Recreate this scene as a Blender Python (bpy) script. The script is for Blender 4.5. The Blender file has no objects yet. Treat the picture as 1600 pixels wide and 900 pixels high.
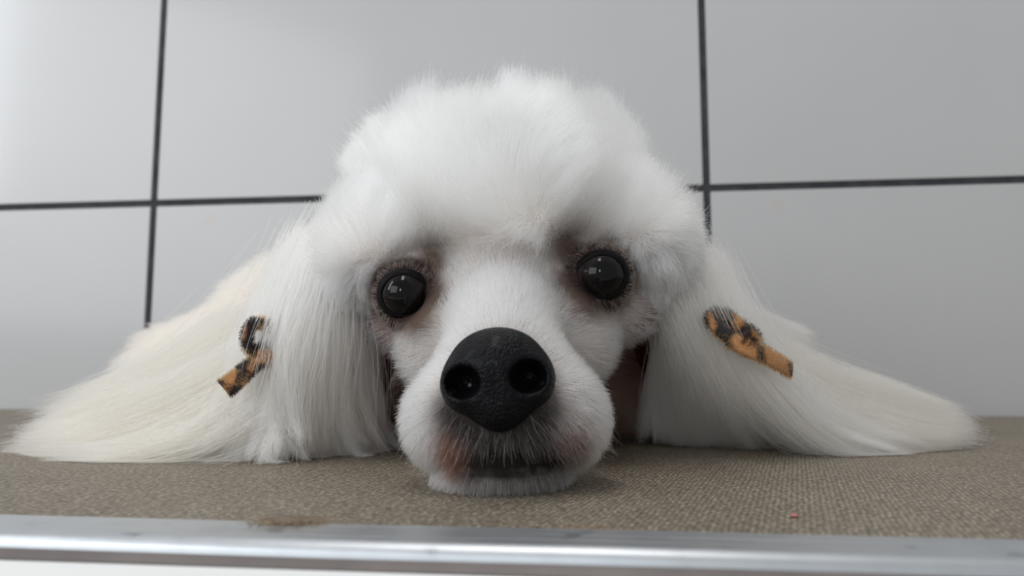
import bpy, bmesh, math
import numpy as np
from mathutils import Matrix, Vector

rng = np.random.default_rng(7)
SC = bpy.context.scene
COL = SC.collection

# ------------------------------------------------------------------ camera, world, lights, exposure
YAW, PITCH, CAM_Z, FPX = 0.1176, 0.1065, 0.026, 1165.0
cam_data = bpy.data.cameras.new('camera')
cam = bpy.data.objects.new('camera', cam_data)
COL.objects.link(cam)
cam.location = (0, 0, CAM_Z)
cam.rotation_euler = (math.pi / 2 + PITCH, 0, YAW)
cam_data.sensor_width = 36.0
cam_data.lens = FPX * 36.0 / 1600.0
cam_data.clip_start = 0.004
cam_data.clip_end = 50
cam_data.dof.use_dof = True
cam_data.dof.focus_distance = 0.178
cam_data.dof.aperture_fstop = 16.0
SC.camera = cam

world = bpy.data.worlds.new('world')
SC.world = world
world.use_nodes = True
bg = world.node_tree.nodes['Background']
bg.inputs['Color'].default_value = (0.97, 0.985, 1.0, 1)
bg.inputs['Strength'].default_value = 0.42


def area_light(name, loc, aim, size, size_y, power, colour):
    d = bpy.data.lights.new(name, 'AREA')
    d.shape = 'RECTANGLE'
    d.size, d.size_y, d.energy, d.color = size, size_y, power, colour
    o = bpy.data.objects.new(name, d)
    COL.objects.link(o)
    o.location = loc
    o.rotation_euler = (Vector(aim) - Vector(loc)).to_track_quat('-Z', 'Y').to_euler()
    return o


# big daylight window to the left of the table, a skylit opening overhead, a far small window behind the viewer
area_light('window_light', (-1.0, -0.16, 0.70), (0.0, -0.16, 0.66), 0.20, 0.80, 2.6, (0.92, 0.965, 1.0))
area_light('ceiling_light', (-0.15, 0.31, 1.45), (-0.13, 0.31, 0.0), 1.5, 0.24, 8.5, (1.0, 0.985, 0.96))
area_light('side_fill_light', (-1.3, -1.2, 0.62), (-0.1, 0.1, 0.06), 1.2, 1.0, 10.5, (0.93, 0.97, 1.0))  # added soft fill from the left front, for the ear hair and muzzle
area_light('far_window_light', (-0.40, -2.6, 0.84), (0.0, 0.2, 0.05), 0.26, 0.55, 6.0, (0.85, 0.93, 1.0))

SC.view_settings.view_transform = 'Standard'
SC.view_settings.look = 'None'
SC.view_settings.gamma = 1.0
SC.view_settings.use_curve_mapping = False
SC.view_settings.exposure = 0.2
SC.cycles.use_denoising = True
SC.cycles.max_bounces = 32
SC.cycles.diffuse_bounces = 14
SC.cycles.glossy_bounces = 20
SC.cycles.transmission_bounces = 28

# ------------------------------------------------------------------ helpers: materials


def new_mat(name):
    m = bpy.data.materials.new(name)
    m.use_nodes = True
    nt = m.node_tree
    return m, nt, nt.nodes['Principled BSDF']


def N(nt, kind, **kw):
    n = nt.nodes.new(kind)
    for k, v in kw.items():
        if k in n.inputs:
            n.inputs[k].default_value = v
        else:
            setattr(n, k, v)
    return n


def ramp(nt, fac, stops):
    r = nt.nodes.new('ShaderNodeValToRGB')
    e = r.color_ramp.elements
    while len(e) < len(stops):
        e.new(0.5)
    for i, (p, c) in enumerate(stops):
        e[i].position = p
        e[i].color = (*c, 1)
    nt.links.new(fac, r.inputs['Fac'])
    return r.outputs['Color']


def math_node(nt, op, a, b=None):
    n = nt.nodes.new('ShaderNodeMath')
    n.operation = op
    for i, x in enumerate((a, b)):
        if x is None:
            continue
        if isinstance(x, (int, float)):
            n.inputs[i].default_value = x
        else:
            nt.links.new(x, n.inputs[i])
    return n.outputs[0]


def mat_tile():
    m, nt, b = new_mat('glazed_tile')
    tc = N(nt, 'ShaderNodeTexCoord')
    n1 = N(nt, 'ShaderNodeTexNoise', Scale=9.0, Detail=3.0)
    nt.links.new(tc.outputs['Object'], n1.inputs['Vector'])
    c = ramp(nt, n1.outputs['Fac'], [(0.3, (0.495, 0.491, 0.494)), (0.75, (0.52, 0.516, 0.517))])
    n2 = N(nt, 'ShaderNodeTexNoise', Scale=38.0, Detail=1.0)
    nt.links.new(tc.outputs['Object'], n2.inputs['Vector'])
    spot = ramp(nt, n2.outputs['Fac'], [(0.77, (0, 0, 0)), (0.83, (1, 1, 1))])
    mx = N(nt, 'ShaderNodeMixRGB')
    nt.links.new(math_node(nt, 'MULTIPLY', spot, 0.25), mx.inputs['Fac'])
    nt.links.new(c, mx.inputs['Color1'])
    mx.inputs['Color2'].default_value = (0.55, 0.45, 0.36, 1)
    nt.links.new(mx.outputs['Color'], b.inputs['Base Color'])
    b.inputs['Roughness'].default_value = 0.38
    b.inputs['Coat Weight'].default_value = 0.45
    b.inputs['Coat Roughness'].default_value = 0.13
    b.inputs['IOR'].default_value = 1.5
    return m


def mat_grout():
    m, nt, b = new_mat('dark_grout')
    tc = N(nt, 'ShaderNodeTexCoord')
    n1 = N(nt, 'ShaderNodeTexNoise', Scale=120.0, Detail=4.0)
    nt.links.new(tc.outputs['Object'], n1.inputs['Vector'])
    c = ramp(nt, n1.outputs['Fac'], [(0.3, (0.022, 0.024, 0.03)), (0.8, (0.06, 0.06, 0.065))])
    nt.links.new(c, b.inputs['Base Color'])
    b.inputs['Roughness'].default_value = 0.85
    return m


def mat_mat():
    """woven vinyl: a 1.05 mm basket of raised threads, highlights painted on the raised cells"""
    m, nt, b = new_mat('woven_vinyl')
    tc = N(nt, 'ShaderNodeTexCoord')
    mp = N(nt, 'ShaderNodeMapping')
    mp.inputs['Rotation'].default_value = (0, 0, math.radians(14))
    nt.links.new(tc.outputs['Object'], mp.inputs['Vector'])
    warp = N(nt, 'ShaderNodeTexNoise', Scale=160.0, Detail=2.0)
    nt.links.new(mp.outputs['Vector'], warp.inputs['Vector'])
    wv = N(nt, 'ShaderNodeVectorMath', operation='SCALE')
    nt.links.new(warp.outputs['Color'], wv.inputs[0])
    wv.inputs['Scale'].default_value = 0.00075
    ad = N(nt, 'ShaderNodeVectorMath', operation='ADD')
    nt.links.new(mp.outputs['Vector'], ad.inputs[0])
    nt.links.new(wv.outputs[0], ad.inputs[1])
    sp = N(nt, 'ShaderNodeSeparateXYZ')
    nt.links.new(ad.outputs[0], sp.inputs[0])
    sc_ = N(nt, 'ShaderNodeMapping')
    sc_.inputs['Scale'].default_value = (950, 820, 0)
    nt.links.new(ad.outputs[0], sc_.inputs['Vector'])
    vo = N(nt, 'ShaderNodeTexVoronoi', Scale=1.0)
    vo.inputs['Randomness'].default_value = 0.42
    nt.links.new(sc_.outputs['Vector'], vo.inputs['Vector'])
    h = math_node(nt, 'SUBTRACT', 1.0, math_node(nt, 'MULTIPLY', vo.outputs['Distance'], 1.5))
    big = N(nt, 'ShaderNodeTexNoise', Scale=26.0, Detail=3.0)
    nt.links.new(tc.outputs['Object'], big.inputs['Vector'])
    fine = N(nt, 'ShaderNodeTexNoise', Scale=900.0, Detail=2.0)
    nt.links.new(tc.outputs['Object'], fine.inputs['Vector'])
    c = ramp(nt, h, [(0.05, (0.125, 0.103, 0.078)), (0.50, (0.265, 0.228, 0.178)), (0.74, (0.35, 0.308, 0.245)), (0.93, (0.80, 0.73, 0.60))])  # palest stop paints the glints on the thread tops
    tint = ramp(nt, big.outputs['Fac'], [(0.3, (0.88, 0.86, 0.82)), (0.7, (1.08, 1.06, 1.04))])
    m1 = N(nt, 'ShaderNodeMixRGB', blend_type='MULTIPLY')
    m1.inputs['Fac'].default_value = 1
    nt.links.new(c, m1.inputs['Color1'])
    nt.links.new(tint, m1.inputs['Color2'])
    t2 = ramp(nt, fine.outputs['Fac'], [(0.3, (0.72, 0.72, 0.72)), (0.7, (1.25, 1.25, 1.25))])
    m2 = N(nt, 'ShaderNodeMixRGB', blend_type='MULTIPLY')
    m2.inputs['Fac'].default_value = 1
    nt.links.new(m1.outputs['Color'], m2.inputs['Color1'])
    nt.links.new(t2, m2.inputs['Color2'])
    # rust coloured stain by the edging
    st = N(nt, 'ShaderNodeVectorMath', operation='DISTANCE')
    ms = N(nt, 'ShaderNodeMapping')
    ms.inputs['Scale'].default_value = (1, 2.2, 1)
    nt.links.new(tc.outputs['Object'], ms.inputs['Vector'])
    nt.links.new(ms.outputs['Vector'], st.inputs[0])
    st.inputs[1].default_value = (-0.001, 0.1238 * 2.2, 0)
    sf = ramp(nt, math_node(nt, 'MULTIPLY', st.outputs['Value'], 100), [(0.2, (0.75, 0.75, 0.75)), (0.9, (0, 0, 0))])
    m3 = N(nt, 'ShaderNodeMixRGB')
    nt.links.new(sf, m3.inputs['Fac'])
    nt.links.new(m2.outputs['Color'], m3.inputs['Color1'])
    m3.inputs['Color2'].default_value = (0.24, 0.13, 0.06, 1)
    nt.links.new(m3.outputs['Color'], b.inputs['Base Color'])
    b.inputs['Roughness'].default_value = 0.5
    b.inputs['Specular IOR Level'].default_value = 0.35
    bp = N(nt, 'ShaderNodeBump', Strength=0.6, Distance=0.00035)
    nt.links.new(math_node(nt, 'ADD', h, math_node(nt, 'MULTIPLY', fine.outputs['Fac'], 0.5)), bp.inputs['Height'])
    nt.links.new(bp.outputs['Normal'], b.inputs['Normal'])
    return m


def mat_metal():
    m, nt, b = new_mat('brushed_aluminium')
    tc = N(nt, 'ShaderNodeTexCoord')
    mp = N(nt, 'ShaderNodeMapping')
    mp.inputs['Scale'].default_value = (14, 700, 700)
    nt.links.new(tc.outputs['Object'], mp.inputs['Vector'])
    n1 = N(nt, 'ShaderNodeTexNoise', Scale=1.0, Detail=4.0)
    nt.links.new(mp.outputs['Vector'], n1.inputs['Vector'])
    n2 = N(nt, 'ShaderNodeTexNoise', Scale=150.0, Detail=3.0)
    nt.links.new(tc.outputs['Object'], n2.inputs['Vector'])
    c = ramp(nt, n2.outputs['Fac'], [(0.28, (0.36, 0.38, 0.40)), (0.36, (0.56, 0.585, 0.61)), (0.8, (0.62, 0.645, 0.67))])
    nt.links.new(c, b.inputs['Base Color'])
    b.inputs['Metallic'].default_value = 1.0
    r = ramp(nt, n1.outputs['Fac'], [(0.3, (0.38, 0.38, 0.38)), (0.7, (0.50, 0.50, 0.50))])
    nt.links.new(r, b.inputs['Roughness'])
    bp = N(nt, 'ShaderNodeBump', Strength=0.12, Distance=0.0003)
    nt.links.new(n1.outputs['Fac'], bp.inputs['Height'])
    nt.links.new(bp.outputs['Normal'], b.inputs['Normal'])
    return m


def mat_plain(name, colour, rough, spec=0.5, noise=0.0, scale=60.0):
    m, nt, b = new_mat(name)
    tc = N(nt, 'ShaderNodeTexCoord')
    n1 = N(nt, 'ShaderNodeTexNoise', Scale=scale, Detail=3.0)
    nt.links.new(tc.outputs['Object'], n1.inputs['Vector'])
    lo = tuple(x * (1 - noise) for x in colour)
    hi = tuple(min(1, x * (1 + noise)) for x in colour)
    nt.links.new(ramp(nt, n1.outputs['Fac'], [(0.3, lo), (0.7, hi)]), b.inputs['Base Color'])
    b.inputs['Roughness'].default_value = rough
    b.inputs['Specular IOR Level'].default_value = spec
    return m


def mat_attr(name, attr, rough=0.6):
    m, nt, b = new_mat(name)
    a = N(nt, 'ShaderNodeAttribute', attribute_name=attr)
    nt.links.new(a.outputs['Color'], b.inputs['Base Color'])
    b.inputs['Roughness'].default_value = rough
    b.inputs['Specular IOR Level'].default_value = 0.04
    return m


def mat_fur(name='dog_hair', rough=0.45, radial=0.7):
    m = bpy.data.materials.new(name)
    m.use_nodes = True
    nt = m.node_tree
    nt.nodes.clear()
    a = N(nt, 'ShaderNodeAttribute', attribute_name='fur_colour')
    h = nt.nodes.new('ShaderNodeBsdfHairPrincipled')
    h.parametrization = 'COLOR'
    nt.links.new(a.outputs['Color'], h.inputs['Color'])
    h.inputs['Roughness'].default_value = rough
    h.inputs['Radial Roughness'].default_value = radial
    h.inputs['IOR'].default_value = 1.5
    d = N(nt, 'ShaderNodeBsdfDiffuse')
    nt.links.new(a.outputs['Color'], d.inputs['Color'])
    mx = N(nt, 'ShaderNodeMixShader')
    mx.inputs['Fac'].default_value = 0.2
    nt.links.new(h.outputs[0], mx.inputs[1])
    nt.links.new(d.outputs[0], mx.inputs[2])
    out = N(nt, 'ShaderNodeOutputMaterial')
    nt.links.new(mx.outputs[0], out.inputs['Surface'])
    return m


def mat_nose():
    m, nt, b = new_mat('wet_nose_leather')
    tc = N(nt, 'ShaderNodeTexCoord')
    v = N(nt, 'ShaderNodeTexVoronoi', Scale=1500.0)
    nt.links.new(tc.outputs['Object'], v.inputs['Vector'])
    n = N(nt, 'ShaderNodeTexNoise', Scale=500.0, Detail=3.0)
    nt.links.new(tc.outputs['Object'], n.inputs['Vector'])
    c = ramp(nt, n.outputs['Fac'], [(0.3, (0.003, 0.003, 0.004)), (0.8, (0.009, 0.009, 0.011))])
    nt.links.new(c, b.inputs['Base Color'])
    b.inputs['Roughness'].default_value = 0.42
    b.inputs['Specular IOR Level'].default_value = 0.11
    b.inputs['Coat Weight'].default_value = 0.05
    b.inputs['Coat Roughness'].default_value = 0.13
    bp = N(nt, 'ShaderNodeBump', Strength=0.8, Distance=0.0004)
    nt.links.new(math_node(nt, 'SUBTRACT', 1.0, v.outputs['Distance']), bp.inputs['Height'])
    nt.links.new(bp.outputs['Normal'], b.inputs['Normal'])
    return m


def mat_eye():
    """object space: the eye looks along -Y; pupil, iris and limbus by the angle from that axis"""
    m, nt, b = new_mat('dark_eye')
    tc = N(nt, 'ShaderNodeTexCoord')
    nv = N(nt, 'ShaderNodeVectorMath', operation='NORMALIZE')
    nt.links.new(tc.outputs['Object'], nv.inputs[0])
    sp = N(nt, 'ShaderNodeSeparateXYZ')
    nt.links.new(nv.outputs[0], sp.inputs[0])
    ang = math_node(nt, 'ARCCOSINE', math_node(nt, 'MULTIPLY', sp.outputs['Y'], -1.0))
    c = ramp(nt, ang, [(0.40, (0.0018, 0.0018, 0.0022)), (0.46, (0.006, 0.0045, 0.004)), (0.70, (0.009, 0.006, 0.005)),
                       (0.78, (0.003, 0.003, 0.0035)), (0.97, (0.03, 0.022, 0.02))])
    nt.links.new(c, b.inputs['Base Color'])
    b.inputs['Roughness'].default_value = 0.3
    b.inputs['Coat Weight'].default_value = 0.8
    b.inputs['Coat Roughness'].default_value = 0.015
    b.inputs['Coat IOR'].default_value = 1.36
    b.inputs['Specular IOR Level'].default_value = 0.0
    return m


def mat_bow(name='tiger_print_plush', sh=0.0):
    m, nt, b = new_mat(name)
    tc = N(nt, 'ShaderNodeTexCoord')
    w = N(nt, 'ShaderNodeTexWave', Scale=36.0, Distortion=7.0, Detail=2.0)
    w.inputs['Detail Scale'].default_value = 1.3
    nt.links.new(tc.outputs['Object'], w.inputs['Vector'])
    c = ramp(nt, w.outputs['Fac'], [(0.26 + sh, (0.012, 0.009, 0.009)), (0.40 + sh, (0.20, 0.075, 0.025)), (0.62 + sh, (0.42, 0.21, 0.085))])
    nt.links.new(c, b.inputs['Base Color'])
    b.inputs['Roughness'].default_value = 0.9
    b.inputs['Sheen Weight'].default_value = 0.2
    n = N(nt, 'ShaderNodeTexNoise', Scale=2500.0, Detail=2.0)
    nt.links.new(tc.outputs['Object'], n.inputs['Vector'])
    bp = N(nt, 'ShaderNodeBump', Strength=0.6, Distance=0.0004)
    nt.links.new(n.outputs['Fac'], bp.inputs['Height'])
    nt.links.new(bp.outputs['Normal'], b.inputs['Normal'])
    return m


M_TILE, M_GROUT, M_MAT, M_METAL = mat_tile(), mat_grout(), mat_mat(), mat_metal()
M_WHITE = mat_plain('white_enamel', (0.86, 0.86, 0.85), 0.3, noise=0.01)
M_STEEL = mat_plain('grey_powder_coat', (0.35, 0.36, 0.37), 0.45, noise=0.05)
M_DARK_REFLECTION = mat_plain('taupe_dark_reflection', (0.16, 0.138, 0.13), 0.6, noise=0.15, scale=90)  # taupe that paints the dark reflection under the bead
M_FLOOR = mat_plain('pale_floor', (0.62, 0.61, 0.59), 0.5, noise=0.06, scale=7)
M_SKIN = mat_attr('dog_skin', 'skin_colour')
M_FUR = mat_fur()
M_NOSE, M_EYE, M_BOW = mat_nose(), mat_eye(), mat_bow()
M_BOW_DARK, M_BOW_TAN = mat_bow('dark_tiger_print_plush', 0.36), mat_bow('tan_tiger_print_plush', -0.22)
M_LID = mat_plain('eyelid_skin', (0.004, 0.0035, 0.0035), 0.5, spec=0.10, noise=0.3, scale=400)
M_EAR = mat_plain('inner_ear_skin', (0.10, 0.026, 0.022), 0.6, spec=0.2, noise=0.3, scale=160)
M_CRUMB = mat_plain('red_crumb', (0.42, 0.17, 0.15), 0.7, noise=0.2, scale=800)

# ------------------------------------------------------------------ helpers: objects


def link(o, parent=None):
    COL.objects.link(o)
    if parent is not None:
        o.parent = parent
    return o


def mesh_obj(name, verts, faces, mat, parent=None, smooth=False):
    me = bpy.data.meshes.new(name)
    me.from_pydata([tuple(map(float, v)) for v in verts], [], [tuple(map(int, f)) for f in faces])
    me.materials.append(mat)
    if smooth:
        me.polygons.foreach_set('use_smooth', [True] * len(me.polygons))
    me.update()
    return link(bpy.data.objects.new(name, me), parent)


def bm_obj(name, bm, mat, parent=None, smooth=False):
    me = bpy.data.meshes.new(name)
    bmesh.ops.recalc_face_normals(bm, faces=bm.faces[:])
    bm.to_mesh(me)
    bm.free()
    me.materials.append(mat)
    if smooth:
        me.polygons.foreach_set('use_smooth', [True] * len(me.polygons))
    return link(bpy.data.objects.new(name, me), parent)


def box_bm(x0, x1, y0, y1, z0, z1, bev=0.0, seg=1):
    bm = bmesh.new()
    bmesh.ops.create_cube(bm, size=1.0)
    for v in bm.verts:
        v.co = Vector(((x0 + x1) / 2 + v.co.x * (x1 - x0), (y0 + y1) / 2 + v.co.y * (y1 - y0), (z0 + z1) / 2 + v.co.z * (z1 - z0)))
    if bev:
        bmesh.ops.bevel(bm, geom=bm.edges[:], offset=bev, segments=seg, affect='EDGES', profile=0.5)
    return bm


def tag(o, label=None, cat=None, kind=None, group=None):
    for k, v in (('label', label), ('category', cat), ('kind', kind), ('group', group)):
        if v:
            o[k] = v
    return o


# ------------------------------------------------------------------ setting: floor, tiled wall
WALL_Y, JOINT_X, TILE_W, JOINT_Z = 0.4376, -0.2821, 0.3451, 0.1304
FLOOR_Z = -0.82
GAP = 0.0042
tag(bm_obj('floor', box_bm(-2.2, 2.2, -1.6, WALL_Y + 0.05, FLOOR_Z - 0.05, FLOOR_Z), M_FLOOR), kind='structure')
wall = tag(bm_obj('wall_back', box_bm(JOINT_X - 3.02 * TILE_W, JOINT_X + 5.02 * TILE_W, WALL_Y + 0.0012, WALL_Y + 0.05, FLOOR_Z, JOINT_Z + 3.02 * TILE_W), M_GROUT), kind='structure')
tile_me = None
for i in range(-3, 5):
    for j in range(-3, 3):
        z0 = JOINT_Z + j * TILE_W
        if tile_me is None:
            o = bm_obj('tile', box_bm(GAP / 2, TILE_W - GAP / 2, 0.0, 0.006, GAP / 2, TILE_W - GAP / 2, 0.0004, 1), M_TILE, wall)
            tile_me = o.data
        else:
            o = link(bpy.data.objects.new('tile', tile_me), wall)
        o.location = (JOINT_X + i * TILE_W, WALL_Y, z0)

# ------------------------------------------------------------------ grooming table
TX0, TX1 = -0.62, 0.60
MAT_Y0, MAT_Y1 = 0.1215, WALL_Y - 0.0035
table = bpy.data.objects.new('grooming_table', None)
link(table)
table.location = (0, 0, FLOOR_Z)
tag(table, 'grooming table topped with a brown-grey woven mat and edged in aluminium', 'table')


def tpart(o):
    o.parent = table
    o.matrix_parent_inverse = Matrix.Translation((0, 0, -FLOOR_Z))
    return o


tpart(bm_obj('mat', box_bm(TX0, TX1, MAT_Y0, MAT_Y1, -0.003, 0.0, 0.0003), M_MAT))
tpart(bm_obj('board', box_bm(TX0, TX1, MAT_Y0 - 0.010, MAT_Y1, -0.022, -0.0032), M_WHITE))


def profile_strip(name, prof, x0, x1, mat, n=48, wob=0.0):
    """an extruded (y, z) profile along x, closed at the ends"""
    xs = np.linspace(x0, x1, n)
    k = len(prof)
    vs, fs = [], []
    for i, x in enumerate(xs):
        dz = wob * (math.sin(x * 37) + 0.6 * math.sin(x * 91 + 1.3))
        for (y, z) in prof:
            vs.append((x, y, z + dz))
    for i in range(n - 1):
        for j in range(k):
            a, b = i * k + j, i * k + (j + 1) % k
            fs.append((a, b, b + k, a + k))
    fs.append(tuple(range(k))[::-1])
    fs.append(tuple(range((n - 1) * k, n * k)))
    bm = bmesh.new()
    bv = [bm.verts.new(v) for v in vs]
    for f in fs:
        bm.faces.new([bv[i] for i in f])
    return bm_obj(name, bm, mat)


prof = [(0.1222, -0.0031), (0.1222, 0.0004), (0.1218, 0.0006), (0.1104, 0.0006), (0.1096, 0.0008), (0.1086, 0.0012), (0.1076, 0.0013),
        (0.1066, 0.0010), (0.1060, 0.0004), (0.1057, -0.0004), (0.1055, -0.0150), (0.1090, -0.0150), (0.1100, -0.0031)]
trim = tpart(profile_strip('edge_trim', prof, TX0 - 0.004, TX1 + 0.004, M_METAL, 60, 0.00008))
tr_sm = trim.data.polygons
tr_sm.foreach_set('use_smooth', [len(p.vertices) == 4 for p in tr_sm])
tag(trim, 'brushed aluminium edging with a rounded bead')
strip_prof = [(0.1056, -0.0008), (0.1046, -0.0012), (0.1038, -0.0018), (0.1036, -0.0050), (0.1056, -0.0050)]  # added strip standing in for the dark reflection below the bead
tpart(profile_strip('dark_reflection_strip', strip_prof, TX0 - 0.004, TX1 + 0.004, M_DARK_REFLECTION, 24, 0.0001))
apr = [(0.1035, -0.0021), (0.0960, -0.0036), (0.0700, -0.0110), (0.0560, -0.0190), (0.0540, -0.0300), (0.1035, -0.0300)]
tpart(profile_strip('front_ledge', apr, TX0 - 0.004, TX1 + 0.004, M_WHITE, 4))
for x in (TX0 + 0.04, TX1 - 0.04):
    for y in (0.14, 0.40):
        tpart(bm_obj('leg', box_bm(x - 0.015, x + 0.015, y - 0.015, y + 0.015, FLOOR_Z, -0.022, 0.002), M_STEEL))

# ------------------------------------------------------------------ the dog: frame and control points (cm, dog frame: u right, v away, w up)
SP, CP = math.sin(PITCH), math.cos(PITCH)


def D(px, py, v):
    x, y = (px - 800) / FPX, (450 - py) / FPX
    k = v / (CP - y * SP)
    return np.array([x * k, v, CAM_Z * 100 + k * (SP + y * CP)])


EL, ER = D(634, 460, 20.35), D(938, 431, 20.0)
HX = (ER - EL) / np.linalg.norm(ER - EL)
HY = np.array([0.0, 1.0, 0.0])
HY = HY - HX * (HY @ HX)
HY /= np.linalg.norm(HY)
HZ = np.cross(HX, HY)
HM = (EL + ER) / 2
R_H = np.stack([HX, HY, HZ], 1)            # head axes as columns


def ell(p, c, r, R=None):
    q = p - c
    if R is not None:
        q = q @ R
    r = np.asarray(r, float)
    k0 = np.linalg.norm(q / r, axis=-1)
    k1 = np.linalg.norm(q / (r * r), axis=-1) + 1e-9
    return k0 * (k0 - 1.0) / k1


def cone(p, a, b, ra, rb):
    ab = b - a
    t = np.clip(((p - a) @ ab) / (ab @ ab), 0, 1)
    return np.linalg.norm(p - a - t[..., None] * ab, axis=-1) - (ra + (rb - ra) * t)


def smin(a, b, k):
    h = np.clip(0.5 + 0.5 * (b - a) / k, 0, 1)
    return b + (a - b) * h - k * h * (1 - h)


def smax(a, b, k):
    return -smin(-a, -b, k)


def unit(a):
    return a / (np.linalg.norm(a, axis=-1, keepdims=True) + 1e-12)


V3 = lambda *a: np.array(a, float)
CAM_P = V3(0, 0, CAM_Z * 100)
EYES = []
for E_, side in ((EL, -1), (ER, 1)):
    EYES.append((E_, unit(CAM_P - E_ + HX * side * 3.0 + V3(0, 0, 1.0)), side))
NOSE = D(778, 592, 15.35)
TOP_C = D(780, 330, 23.4)
TOP_R = V3(3.75, 3.3, 3.1)
SIDE_L, SIDE_R = D(590, 412, 22.0), D(1004, 392, 21.8)
MUZ_C = D(792, 632, 17.3)
JAW_C = D(788, 722, 17.0)


def topknot_sdf(p):
    d = ell(p, TOP_C, TOP_R, R_H)
    d = smin(d, ell(p, D(792, 368, 23.2), V3(3.6, 3.25, 1.9), R_H), 1.0)
    d = smin(d, ell(p, SIDE_L, V3(1.1, 1.5, 1.2), R_H), 1.2)
    d = smin(d, ell(p, SIDE_R, V3(1.1, 1.5, 1.2), R_H), 1.2)
    return d


def face_sdf(p):
    d = ell(p, D(790, 455, 23.2), V3(3.75, 3.3, 3.3), R_H)                       # skull behind the eyes
    d = smin(d, cone(p, D(788, 470, 21.3), D(783, 560, 17.2), 1.75, 1.15), 0.9)   # bridge
    for px, py, v, s in ((690, 535, 21.0, -1), (893, 522, 20.8, 1)):
        d = smin(d, ell(p, D(px, py, v), V3(1.2, 1.7, 1.5), R_H), 0.9)            # cheeks
    d = smin(d, ell(p, D(968, 478, 22.3), V3(1.15, 1.4, 1.05), R_H), 0.6)         # jaw corners under the ears
    d = smin(d, ell(p, D(622, 502, 22.5), V3(0.85, 1.3, 0.9), R_H), 0.6)
    d = smin(d, ell(p, MUZ_C, V3(1.85, 2.2, 1.55), R_H), 0.7)                     # muzzle
    for px, s in ((712, -1), (868, 1)):
        d = smin(d, ell(p, D(px, 655, 16.9), V3(1.08, 1.35, 1.05), R_H), 0.5)     # lips
    d = smin(d, ell(p, JAW_C, V3(1.55, 1.7, 0.72), R_H), 0.12)                    # lower jaw
    d = smin(d, ell(p, D(785, 700, 21.5), V3(2.3, 2.8, 1.7), R_H), 1.2)           # throat
    mouth = cone(p, D(738, 724, 15.3), D(862, 718, 15.3), 0.19, 0.19)
    d = smax(d, -mouth, 0.12)
    d = smax(d, -cone(p, D(781, 672, 14.75), D(785, 715, 15.1), 0.07, 0.07), 0.1)
    for E_, g, side in EYES:
        d = smin(d, np.linalg.norm(p - (E_ + V3(0, 0.25, 0)), axis=-1) - 0.93, 0.5)
    for E_, g, side in EYES:
        d = smax(d, -(np.linalg.norm(p - (E_ + g * 0.55), axis=-1) - 0.62), 0.12)
    return d


def body_sdf(p):
    d = cone(p, V3(0, 25, 4.6), V3(-2.5, 29.5, 4.3), 3.3, 3.9)
    d = smin(d, ell(p, V3(-7.4, 31.5, 3.9), V3(5.0, 4.0, 3.7)), 1.5)
    d = smin(d, ell(p, V3(-12.2, 31.0, 2.2), V3(3.4, 3.4, 2.3)), 1.5)             # haunch
    d = smin(d, cone(p, V3(2, 28, 3.0), V3(6.5, 27.5, 2.2), 2.8, 2.0), 1.5)       # far shoulder
    d = smin(d, cone(p, V3(-12, 29.5, 1.2), V3(-13.6, 26.5, 0.9), 1.2, 0.85), 0.6)  # hind paw
    for s, a, b, c in ((-1, V3(-4.5, 27, 1.8), V3(-7.5, 25.4, 1.25), V3(-9.8, 24.2, 0.85)),
                       (1, V3(4.6, 27.5, 1.6), V3(7.5, 26.2, 1.2), V3(10.2, 25.2, 0.85))):
        d = smin(d, cone(p, a, b, 1.6, 1.15), 0.8)                                # forelegs folded out sideways
        d = smin(d, cone(p, b, c, 1.1, 0.8), 0.5)
        for k in (-0.45, 0.0, 0.45):                                              # toes
            t = c + V3(s * 0.85, -0.15 - abs(k) * 0.2, -0.15) + V3(s * 0.1, k, 0) * 1.0
            d = smin(d, cone(p, c + V3(0, k * 0.7, -0.1), t, 0.42, 0.36), 0.15)
    return d


def dog_sdf(p):
    d = smin(smin(face_sdf(p), topknot_sdf(p), 0.5), body_sdf(p), 1.0)
    return smax(d, 0.06 - p[..., 2], 0.15)


def grad(f, p, e=0.02):
    g = np.stack([f(p + np.eye(3)[i] * e) - f(p - np.eye(3)[i] * e) for i in range(3)], -1)
    return unit(g)


def project(f, p, it=3):
    for _ in range(it):
        e = 0.02
        g = np.stack([f(p + np.eye(3)[i] * e) - f(p - np.eye(3)[i] * e) for i in range(3)], -1) / (2 * e)
        n2 = np.maximum((g * g).sum(-1), 0.2)
        p = p - g * np.clip(f(p) / n2, -0.15, 0.15)[..., None]
    return p


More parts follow.
